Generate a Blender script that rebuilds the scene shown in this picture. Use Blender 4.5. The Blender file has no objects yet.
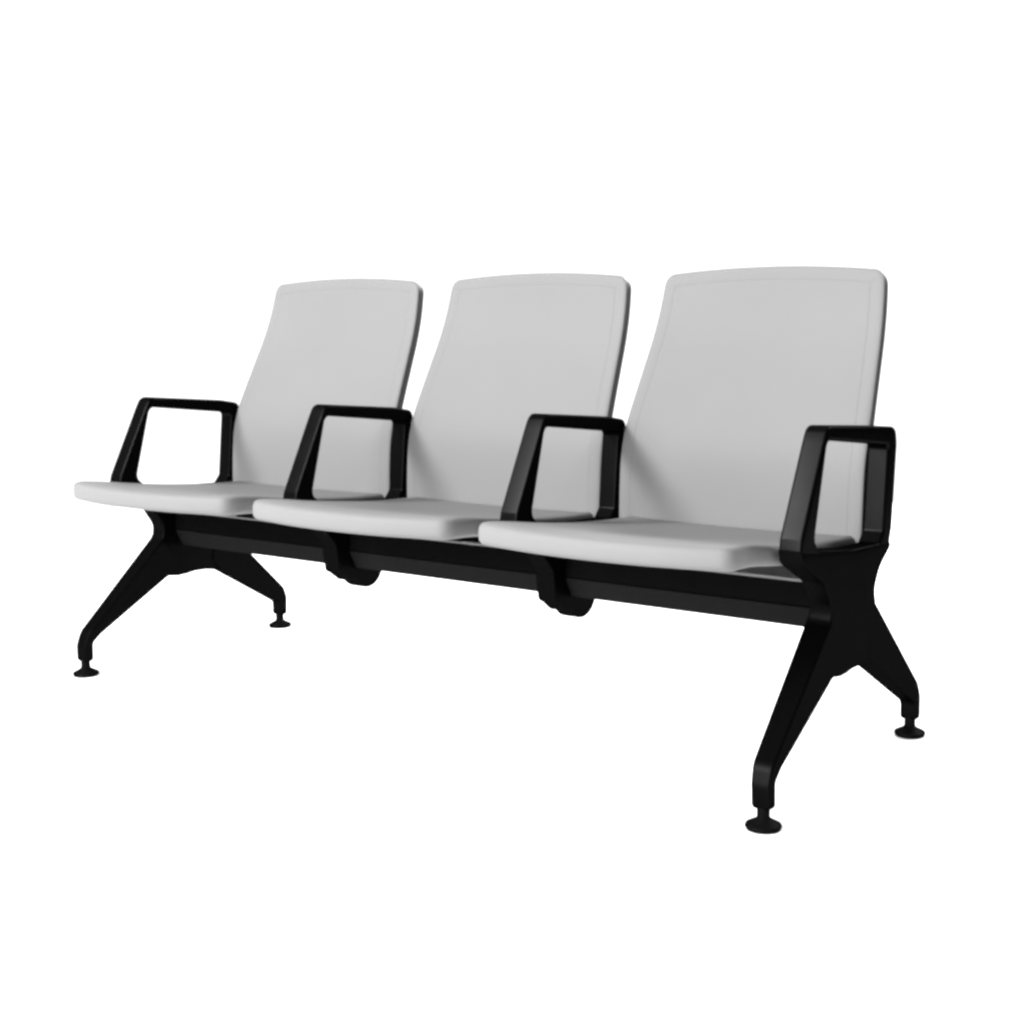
import bpy, math
from mathutils import Vector, Matrix
from mathutils.geometry import tessellate_polygon

S = bpy.context.scene
C = S.collection

# ------------------------------------------------------------------ materials
def nodes(name):
    m = bpy.data.materials.new(name); m.use_nodes = True
    nt = m.node_tree; nt.nodes.clear()
    return m, nt, nt.nodes.new('ShaderNodeOutputMaterial')

def leatherette():
    m, nt, out = nodes('pale_leatherette')
    N = nt.nodes.new; L = nt.links.new
    b = N('ShaderNodeBsdfPrincipled')
    tc = N('ShaderNodeTexCoord')
    n = N('ShaderNodeTexNoise'); n.inputs['Scale'].default_value = 5; n.inputs['Detail'].default_value = 4
    cr = N('ShaderNodeValToRGB')
    cr.color_ramp.elements[0].position = .3; cr.color_ramp.elements[1].position = .7
    cr.color_ramp.elements[0].color = (SEAT*.985,)*3+(1,); cr.color_ramp.elements[1].color = (SEAT*1.01,)*3+(1,)
    L(tc.outputs['Object'], n.inputs['Vector']); L(n.outputs['Fac'], cr.inputs['Fac'])
    L(cr.outputs['Color'], b.inputs['Base Color'])
    v = N('ShaderNodeTexVoronoi'); v.inputs['Scale'].default_value = 420
    bm_ = N('ShaderNodeBump'); bm_.inputs['Strength'].default_value = .10; bm_.inputs['Distance'].default_value = .0006
    L(tc.outputs['Object'], v.inputs['Vector']); L(v.outputs['Distance'], bm_.inputs['Height'])
    n2 = N('ShaderNodeTexNoise'); n2.inputs['Scale'].default_value = 9; n2.inputs['Detail'].default_value = 2
    b2 = N('ShaderNodeBump'); b2.inputs['Strength'].default_value = .10; b2.inputs['Distance'].default_value = .004
    L(tc.outputs['Object'], n2.inputs['Vector']); L(n2.outputs['Fac'], b2.inputs['Height'])
    L(b2.outputs['Normal'], bm_.inputs['Normal']); L(bm_.outputs['Normal'], b.inputs['Normal'])
    b.inputs['Roughness'].default_value = .6; b.inputs['Specular IOR Level'].default_value = .12
    L(b.outputs[0], out.inputs[0]); return m

def black(name, diff, gloss, rough, bump=.1):
    m, nt, out = nodes(name)
    N = nt.nodes.new; L = nt.links.new
    tc = N('ShaderNodeTexCoord')
    n = N('ShaderNodeTexNoise'); n.inputs['Scale'].default_value = 14; n.inputs['Detail'].default_value = 5
    L(tc.outputs['Object'], n.inputs['Vector'])
    mr = N('ShaderNodeMapRange'); mr.inputs['To Min'].default_value = rough*.8; mr.inputs['To Max'].default_value = rough*1.2
    L(n.outputs['Fac'], mr.inputs['Value'])
    n3 = N('ShaderNodeTexNoise'); n3.inputs['Scale'].default_value = 600
    L(tc.outputs['Object'], n3.inputs['Vector'])
    bp = N('ShaderNodeBump'); bp.inputs['Strength'].default_value = bump; bp.inputs['Distance'].default_value = .0005
    L(n3.outputs['Fac'], bp.inputs['Height'])
    d = N('ShaderNodeBsdfDiffuse'); d.inputs['Color'].default_value = (diff,)*3+(1,)
    g = N('ShaderNodeBsdfGlossy'); g.inputs['Color'].default_value = (gloss,)*3+(1,)
    L(mr.outputs[0], g.inputs['Roughness']); L(bp.outputs[0], g.inputs['Normal']); L(bp.outputs[0], d.inputs['Normal'])
    a = N('ShaderNodeAddShader'); L(d.outputs[0], a.inputs[0]); L(g.outputs[0], a.inputs[1])
    L(a.outputs[0], out.inputs[0]); return m

def plain(name, col, rough=.6, spec=.2):
    m, nt, out = nodes(name)
    b = nt.nodes.new('ShaderNodeBsdfPrincipled')
    n = nt.nodes.new('ShaderNodeTexNoise'); n.inputs['Scale'].default_value = 6
    cr = nt.nodes.new('ShaderNodeValToRGB')
    cr.color_ramp.elements[0].color = (col*.96,)*3+(1,); cr.color_ramp.elements[1].color = (min(col*1.04, .95),)*3+(1,)
    nt.links.new(n.outputs['Fac'], cr.inputs['Fac']); nt.links.new(cr.outputs[0], b.inputs['Base Color'])
    b.inputs['Roughness'].default_value = rough; b.inputs['Specular IOR Level'].default_value = spec
    nt.links.new(b.outputs[0], out.inputs[0]); return m

SEAT = .124
M_SEAT = leatherette()
M_SHELL = plain('dark_grey_shell', .014, .5, .1)
M_ARM = black('black_satin_paint', .0004, .0038, .32)
M_LEG = black('black_powder_coat', .0006, .0019, .36)
M_BEAM = black('black_beam_paint', .0018, .0008, .5)
M_FACET_LIT = black('beam_facet_lit', .006, .001, .5)  # beam black made lighter: floor light on its lower facet, put into the colour
M_TOP_SHEEN = plain('beam_top_sheen', .07, .3, .5)  # grey in place of the black beam top's grazing reflection
M_RUB = black('black_rubber', .002, .002, .5)
M_FLOOR = plain('white_studio_floor', .9, .9, 0)

# ------------------------------------------------------------------ helpers
def link(name, verts, faces, mat, parent=None, smooth=40):
    me = bpy.data.meshes.new(name); me.from_pydata([tuple(v) for v in verts], [], faces)
    me.validate(); me.update()
    import bmesh
    b = bmesh.new(); b.from_mesh(me)
    bmesh.ops.remove_doubles(b, verts=b.verts, dist=1e-6)
    bmesh.ops.recalc_face_normals(b, faces=b.faces); b.to_mesh(me); b.free()
    me.shade_smooth(); me.set_sharp_from_angle(angle=math.radians(smooth))
    me.materials.append(mat)
    o = bpy.data.objects.new(name, me); C.objects.link(o)
    if parent: o.parent = parent
    return o

def fillet(pts, n=10):
    """pts: (y, z[, r]) closed polygon -> rounded polygon"""
    out = []; N = len(pts)
    for i, p in enumerate(pts):
        r = p[2] if len(p) > 2 else 0
        P = Vector(p[:2])
        if r <= 0: out.append(P); continue
        A = Vector(pts[i-1][:2]); B = Vector(pts[(i+1) % N][:2])
        u = (A-P); v = (B-P); lu, lv = u.length, v.length; u /= lu; v /= lv
        ang = math.acos(max(-1, min(1, u.dot(v))))
        if ang > 3.1: out.append(P); continue
        d = min(r/math.tan(ang/2), lu*.49, lv*.49); rr = d*math.tan(ang/2)
        c = P+(u+v).normalized()*(rr/math.sin(ang/2))
        a0 = P+u*d-c; a1 = P+v*d-c
        t0 = math.atan2(a0.y, a0.x); t1 = math.atan2(a1.y, a1.x); dt = (t1-t0+math.pi) % (2*math.pi)-math.pi
        for k in range(n+1):
            t = t0+dt*k/n; out.append(c+Vector((math.cos(t), math.sin(t)))*rr)
    return out

def area(p): return sum(p[i-1].x*p[i].y-p[i].x*p[i-1].y for i in range(len(p)))/2
def offset(p, d):
    """inset of a counter-clockwise loop by d (material on the left)"""
    out = []; N = len(p)
    for i in range(N):
        e0 = (p[i]-p[i-1]); e1 = (p[(i+1) % N]-p[i])
        if e0.length < 1e-7: e0 = e1
        if e1.length < 1e-7: e1 = e0
        e0 = e0.normalized(); e1 = e1.normalized()
        n0 = Vector((-e0.y, e0.x)); n1 = Vector((-e1.y, e1.x)); n = (n0+n1)
        n = n.normalized() if n.length > 1e-6 else n0
        out.append(p[i]+n*d/max(.5, n.dot(n0)))
    return out

def prism(name, loops, xc, half, mat, parent, bev=.005, seg=3, smooth=40):
    """solid with the y-z outline in loops[0] (holes after it), from xc-half to xc+half with rounded rims"""
    L = []
    for i, l in enumerate(loops):
        l = fillet(l)
        ccw = area(l) > 0
        if (i == 0) != ccw: l = l[::-1]
        L.append(l)
    hf = half if callable(half) else (lambda y, z: half)
    V = []; F = []; rings = []
    for l in L:
        N = len(l); R = []
        prof = [(bev*(1-math.cos(a)), bev*(1-math.sin(a))) for a in [math.pi/2*k/seg for k in range(seg+1)]]  # (inset, setback from cap)
        # prof[0]=(0,bev) at wall ... prof[-1]=(bev,0) at cap
        sides = [(-1, q) for q in reversed(prof)]+[(1, q) for q in prof]
        for s, (ins, back) in sides:
            o = offset(l, ins); st = len(V)
            for q in o: V.append((xc+s*(hf(q.x, q.y)-back), q.x, q.y))
            R.append(st)
        for a in range(len(R)-1):
            for k in range(N):
                k2 = (k+1) % N
                F.append((R[a]+k, R[a]+k2, R[a+1]+k2, R[a+1]+k))
        rings.append((R[0], R[-1], N))
    for idx in (0, 1):
        polys = []; m = []
        for (r0, r1, N) in rings:
            st = (r0, r1)[idx]
            polys.append([Vector((V[st+k][1], V[st+k][2], 0)) for k in range(N)]); m += [st+k for k in range(N)]
        for t in tessellate_polygon(polys): F.append(tuple(m[j] for j in t))
    o = link(name, V, F, mat, parent, smooth)
    md = o.modifiers.new('weighted_normals', 'WEIGHTED_NORMAL'); md.keep_sharp = True; md.weight = 80
    return o

def lathe(name, prof, cx, cy, mat, parent, n=40):
    V = []; F = []
    for r, z in prof:
        for k in range(n):
            a = 2*math.pi*k/n; V.append((cx+r*math.cos(a), cy+r*math.sin(a), z))
    for i in range(len(prof)-1):
        for k in range(n):
            k2 = (k+1) % n; F.append((i*n+k, i*n+k2, (i+1)*n+k2, (i+1)*n+k))
    F.append(tuple(range(n))); F.append(tuple(range((len(prof)-1)*n, len(prof)*n)))
    return link(name, V, F, mat, parent, 35)

def interp(tab, x):
    """smooth (Catmull-Rom) table lookup"""
    if x <= tab[0][0]: return tab[0][1]
    if x >= tab[-1][0]: return tab[-1][1]
    for i in range(len(tab)-1):
        if tab[i][0] <= x <= tab[i+1][0]:
            x0, y0 = tab[i]; x1, y1 = tab[i+1]; h = x1-x0; t = (x-x0)/h
            m0 = (y1-tab[i-1][1])/(x1-tab[i-1][0]) if i > 0 else (y1-y0)/h
            m1 = (tab[i+2][1]-y0)/(tab[i+2][0]-x0) if i+2 < len(tab) else (y1-y0)/h
            return (2*t**3-3*t*t+1)*y0+(t**3-2*t*t+t)*h*m0+(-2*t**3+3*t*t)*y1+(t**3-t*t)*h*m1

def dense(p, step=.012):
    out = []
    for i in range(len(p)):
        a = p[i]; b = p[(i+1) % len(p)]; n = max(1, int((b-a).length/step))
        for k in range(n): out.append(a.lerp(b, k/n))
    return out

def pad(name, outline, stack, pos, mat, parent, rings=12, cap=(True, True), smooth=50):
    """cushion: outline = 2-D loop, stack = [(inset, depth)] from front centre rim to back rim; pos(a,b,depth)->xyz"""
    l = dense(outline)
    if area(l) < 0: l = l[::-1]
    N = len(l); V = []; F = []; R = []
    cen = Vector((sum(q.x for q in l)/N, sum(q.y for q in l)/N))
    def ring(o, d): R.append(len(V)); V.extend(pos(q.x, q.y, d) for q in o)
    first = offset(l, stack[0][0]); last = offset(l, stack[-1][0])
    if cap[0]:
        for k in range(1, rings): ring([cen.lerp(q, k/rings) for q in first], stack[0][1])
    for ins, d in stack: ring(offset(l, ins), d)
    if cap[1]:
        for k in range(rings-1, 0, -1): ring([cen.lerp(q, k/rings) for q in last], stack[-1][1])
    for a in range(len(R)-1):
        for k in range(N):
            k2 = (k+1) % N; F.append((R[a]+k, R[a]+k2, R[a+1]+k2, R[a+1]+k))
    for r0, dd in ((R[0], stack[0][1]), (R[-1], stack[-1][1])):
        c = len(V); V.append(pos(cen.x, cen.y, dd)); F += [(c, r0+k, r0+(k+1) % N) for k in range(N)]
    return link(name, V, F, mat, parent, smooth)

# ------------------------------------------------------------------ the bench
P = .58
ARMX = [-.8755, -.2945, .2870, .8690]; SEATX = [-P, 0, P]
T = .0215
bench = bpy.data.objects.new('waiting_bench', None); C.objects.link(bench)
bench['label'] = 'three-seat waiting bench with pale grey seats, black loop armrests and splayed black legs'
bench['category'] = 'bench'

# armrest loops ------------------------------------------------------
ring_front = [(-.034, .640, .022), (-.050, .612), (-.130, .458, .02)]
def hole(d): return [(-.036, .616, .018), (.231+d, .586, .010), (.212+d*.6, .428, .008), (.190, .4085, .01), (.075, .414, .05), (-.062, .432, .016), (-.083, .450, .02)]
def top_rear(d):
    if d > 0: return [(.247+d*.6, .433, .01), (.262+d, .585, .03), (.256+d, .6175, .036), (.190, .6235, .05)]
    return [(.247+d*.6, .433, .01), (.261+d, .585, .03), (.257+d, .610, .018), (.190, .620, .05)]
arm_low = [(-.134, .438, .01), (-.129, .420, .008), (-.06, .398, .03), (.06, .392, .03), (.236, .390, .014)]
end_out = [(-.1345, .440), (-.1290, .416, .012), (-.042, .371, .05), (-.010, .325, .04), (-.012, .302),
           (-.003, .200), (.030, .1950), (.055, .1955), (.080, .1985), (.120, .1975), (.165, .190),
           (.180, .300, .03), (.172, .328, .05), (.196, .365, .06), (.244, .396, .02), (.242, .406), (.075, .410), (-.062, .427)]
knob = [(.088+.048*math.cos(math.radians(t)), .266+.046*math.sin(math.radians(t))) for t in range(204, 380, 11)]
mid_out = [(-.1345, .440), (-.1290, .416, .012), (-.056, .371, .05), (-.018, .330, .03), (-.012, .285, .02), (-.010, .268, .012), (.004, .262, .02), (.030, .243)]+knob+[(.142, .29, .02), (.150, .34, .04), (.200, .375, .05), (.236, .396, .02), (.232, .406), (.075, .410), (-.062, .427)]
for i, x in enumerate(ARMX):
    end = i in (0, 3)
    d = (-.009, -.007, -.006, .006)[i]
    prism('armrest', [ring_front+arm_low+top_rear(d), hole(d if d < 0 else -.003)], x, T, M_ARM, bench, bev=.0055)
    prism('end_bracket' if end else 'beam_bracket', [end_out if end else mid_out], x, T+.0005, M_LEG, bench, bev=.004)

# legs ----------------------------------------------------------------
def hleg(y, z):
    t = max(0, min(1, (z-.07)/.22)); return .0165+(T-.0006-.0165)*t
front_leg = [(.03, .328), (-.0095, .322), (-.0135, .298, .03), (-.239, .103, .05), (-.252, .074, .04), (-.252, .040), (-.247, .034), (-.230, .034), (-.226, .038),
             (-.226, .077, .012), (-.205, .094, .02), (-.006, .1995), (.03, .22)]
rear_leg = [(.155, .300), (.183, .300), (.387, .108, .05), (.3995, .080, .04), (.3995, .039), (.395, .034), (.378, .034), (.3735, .039), (.3735, .069, .012), (.166, .191), (.14, .22)]
for x in (ARMX[0], ARMX[3]):
    for pr, fy in ((front_leg, -.239), (rear_leg, .386)):
        foot = -.8735 if x < 0 else .8778
        lg = prism('leg', [pr], x, hleg, M_LEG, bench, bev=.004)
        for v in lg.data.vertices:       # the legs splay outwards a little towards the feet
            if (v.co.x-x)*x < 0:         # and are a little deeper on the inner side
                v.co.x -= math.copysign(.007, x)*max(0, min(1, (v.co.z-.06)/.08))*max(0, min(1, (.325-v.co.z)/.04))
            v.co.x += (foot-x)*max(0, min(1, (.30-v.co.z)/.22))
        lathe('levelling_foot', [(.0110, .037), (.0110, .020), (.0145, .0165), (.024, .0115), (.0295, .0085), (.0305, .005), (.028, 0)], foot, fy, M_RUB, lg)

# beam ----------------------------------------------------------------
bx = ARMX[3]-T+.006
beam = prism('beam', [[(.030, .3555, .002), (.024, .314, .002), (.06, .305), (.12, .305), (.150, .3555, .002)]], 0, bx, M_BEAM, bench, bev=.001)
prism('lit_lower_facet', [[(.0245, .3125, .002), (.045, .2725, .006), (.06, .267, .01), (.13, .268, .01), (.136, .303, .002), (.06, .303)]], 0, bx, M_FACET_LIT, beam, bev=.001)  # beam's lower facet as a separate strip, coloured as if lit from the floor
prism('top_sheen_sheet', [[(.027, .3560), (.027, .3605), (.165, .3605), (.165, .3560)]], 0, bx, M_TOP_SHEEN, beam, bev=.0008)  # thin added sheet that carries the beam top's reflection as grey
for x in SEATX:
    prism('seat_bracket', [[(.02, .394), (.02, .3608), (.14, .3608), (.14, .388)]], x, .05, M_LEG, bench, bev=.002)

# seats ---------------------------------------------------------------
ZT = [(-.34, .458), (-.30, .462), (-.26, .462), (-.2, .4555), (-.14, .4465), (-.07, .437), (0, .429), (.1, .4205), (.2, .4155), (.26, .414)]
ZB = [(-.34, .421), (-.28, .4225), (-.2, .418), (-.07, .4015), (.1, .388), (.26, .380)]
def seat_pos(xc):
    def f(a, b, d):
        crown = (a/.25)**2
        zt = interp(ZT, b)-.004*(1-crown)*(1 if b > -.2 else max(0, (b+.32)/.12)); zb = interp(ZB, b)
        # depth: 0 = top surface, 1 = bottom surface; small negative = raised
        return (xc+a, b, zt+(zb-zt)*d)
    return f
W = .250; WF = .260
def corner(ax, ay, bx_, by_, cx_, cy_, n=8):
    return [((1-t)**2*ax+2*t*(1-t)*bx_+t*t*cx_, (1-t)**2*ay+2*t*(1-t)*by_+t*t*cy_) for t in [k/n for k in range(n+1)]]
front = lambda u: -.319+.037*abs(u)**2.2
us = [-1+2*k/24 for k in range(25)]
fr = [(WF*u, front(u)) for u in us if abs(u) < .88]
cc = corner(WF*.90, front(.90), WF, front(.97), WF, -.254)
plan_pts = fr+cc+[(W+.003, -.18), (W, .10), (W, .222, .01), (-W, .222, .01), (-W, .10), (-W-.003, -.18)]+[(-q[0], q[1]) for q in cc[::-1]]
plan = fillet(plan_pts)
r = .25
seat_stack = [(.032, 0), (.0285, 0), (.0266, .001), (.0252, .014), (.0240, .014), (.0225, .001), (.021, 0), (.018, 0), (.012, .005), (.0065, .045), (.0028, .13), (.0006, .28), (0, .45), (0, .65), (.0012, .82), (.0045, .94), (.010, 1.0)]
for x in (-.582, .003, .584):
    pad('seat', plan, seat_stack, seat_pos(x), M_SEAT, bench)

# backrests -----------------------------------------------------------
YB = [(.34, .209), (.43, .211), (.50, .2145), (.55, .221), (.60, .237), (.66, .2645), (.72, .2935), (.78, .322), (.84, .3435), (.90, .358), (.94, .366)]
WB = [(.34, .2655), (.55, .2655), (.60, .2650), (.66, .2605), (.72, .2555), (.78, .2505), (.84, .2460), (.90, .2415), (.94, .2385)]; WT = .2415
ztop = lambda x: .909+.012*(1-(x/.238)**2)
zs = [.360+.02*k for k in range(27)]
right = [(interp(WB, z), z) for z in zs if z < .888]
topc = [(.220*(1-2*k/18), ztop(.220*(1-2*k/18))) for k in range(19)]
cr_ = corner(right[-1][0], right[-1][1], WT+.0005, .908, topc[0][0], topc[0][1], 7)
outl = right[:-1]+cr_+topc[1:-1]+[(-q[0], q[1]) for q in cr_[::-1]]+[(-q[0], q[1]) for q in right[:-1][::-1]]
outl = [Vector(q) for q in outl]
def back_pos(xc):
    def f(a, b, d):
        rec = .014*max(0, 1-(a/.25)**2)*min(1, max(0, (.93-b)/.15))
        lum = 0*math.exp(-((b-.56)/.09)**2)*max(0, 1-(a/.25)**2)
        n = Vector((-.93, .36)) # depth direction: back and slightly down
        return (xc+a, interp(YB, b)+rec+lum+d*.94, b-d*.30)
    return f
bk_stack = [(.034, 0), (.0300, 0), (.0285, 0), (.0279, .00055), (.0272, .00055), (.0264, 0), (.0250, 0), (.016, 0), (.012, .0001), (.008, .0004), (.0035, .0011), (.001, .0023), (0, .0038)]
sh_stack = [(.0002, .0038), (.0002, .021), (.0012, .0255), (.005, .0285), (.014, .030)]
for x in (-.584, .001, .580):
    bk = pad('backrest', outl, bk_stack, back_pos(x), M_SEAT, bench)
    pad('back_shell', outl, sh_stack, back_pos(x), M_SHELL, bk)

# ------------------------------------------------------------------ setting
n = 96; V = [(0, 0, 0)]; F = []
for rr in (1.2, 2.2, 3.0, 3.6):
    for k in range(n):
        a = 2*math.pi*k/n; V.append((rr*math.cos(a), rr*math.sin(a), 0))
for k in range(n): F.append((0, 1+k, 1+(k+1) % n))
for j in range(3):
    for k in range(n): F.append((1+j*n+k, 1+(j+1)*n+k, 1+(j+1)*n+(k+1) % n, 1+j*n+(k+1) % n))
fl = link('floor', V, F, M_FLOOR); fl['kind'] = 'structure'

# world: white studio surround, falling to dim on the far right
w = bpy.data.worlds.new('World'); S.world = w; w.use_nodes = True
nt = w.node_tree; nt.nodes.clear(); N = nt.nodes.new; L = nt.links.new
out = N('ShaderNodeOutputWorld'); bg = N('ShaderNodeBackground')
tc = N('ShaderNodeTexCoord'); dot = N('ShaderNodeVectorMath'); dot.operation = 'DOT_PRODUCT'
az = math.radians(90)       # middle of the white backdrop, left of straight back
dot.inputs[1].default_value = (-math.sin(az), math.cos(az), 0)
L(tc.outputs['Generated'], dot.inputs[0])
WORLD_HI, WORLD_LO = 1.5, .12
mr = N('ShaderNodeMapRange'); mr.interpolation_type = 'SMOOTHSTEP'
mr.inputs['From Min'].default_value = -.34; mr.inputs['From Max'].default_value = .04
mr.inputs['To Min'].default_value = WORLD_LO; mr.inputs['To Max'].default_value = WORLD_HI
L(dot.outputs['Value'], mr.inputs['Value']); L(mr.outputs[0], bg.inputs['Strength'])
bg.inputs['Color'].default_value = (1, 1, 1, 1); L(bg.outputs[0], out.inputs[0])

def lamp(name, loc, target, sx, sy, power):
    l = bpy.data.lights.new(name, 'AREA'); l.shape = 'RECTANGLE'; l.size = sx; l.size_y = sy; l.energy = power
    o = bpy.data.objects.new(name, l); C.objects.link(o); o.location = loc
    o.rotation_euler = (Vector(target)-Vector(loc)).to_track_quat('-Z', 'Y').to_euler(); return o
lamp('key_softbox', (-2.2, -4.1, 3.9), (.1, 0, .5), 1.15, 1.15, 660)
lamp('front_even_fill', (-.3, -5.0, 1.8), (.1, 0, .6), 2.6, 1.8, 430)  # added unseen lamp, evens the backrests from top to bottom
lamp('fill_softbox', (1.5, -3.2, 2.9), (0, 0, .5), 1.0, 1.0, 45)
lamp('floor_shadow_fill', (.5, 2.9, 2.4), (0, .2, 0), 3.5, 1.2, 420)  # added unseen lamp behind the bench, washes out the floor shadows

# ------------------------------------------------------------------ camera
yaw, pitch, roll = map(math.radians, (36.682525, 6.283105, -.642241))
f, cx, cy = 1446.3312, 515.40965, 466.95316
Fv = Vector((-math.sin(yaw)*math.cos(pitch), math.cos(yaw)*math.cos(pitch), -math.sin(pitch)))
Rv = Fv.cross(Vector((0, 0, 1))).normalized(); Uv = Rv.cross(Fv)
c, s = math.cos(roll), math.sin(roll); Rv, Uv = c*Rv+s*Uv, -s*Rv+c*Uv
cam = bpy.data.cameras.new('camera'); co = bpy.data.objects.new('camera', cam); C.objects.link(co)
m = Matrix((Rv, Uv, -Fv)).transposed().to_4x4(); m.translation = (1.913864, -2.290934, .843005); co.matrix_world = m
cam.sensor_fit = 'HORIZONTAL'; cam.sensor_width = 36; cam.lens = f/1024*36
cam.shift_x = -(cx-512)/1024; cam.shift_y = (cy-512)/1024; cam.clip_end = 500
S.camera = co

S.render.engine = 'CYCLES'
S.view_settings.view_transform = 'Standard'; S.view_settings.look = 'None'
S.view_settings.exposure = 0; S.view_settings.gamma = 1
S.cycles.filter_width = 3.0
S.cycles.max_bounces = 8
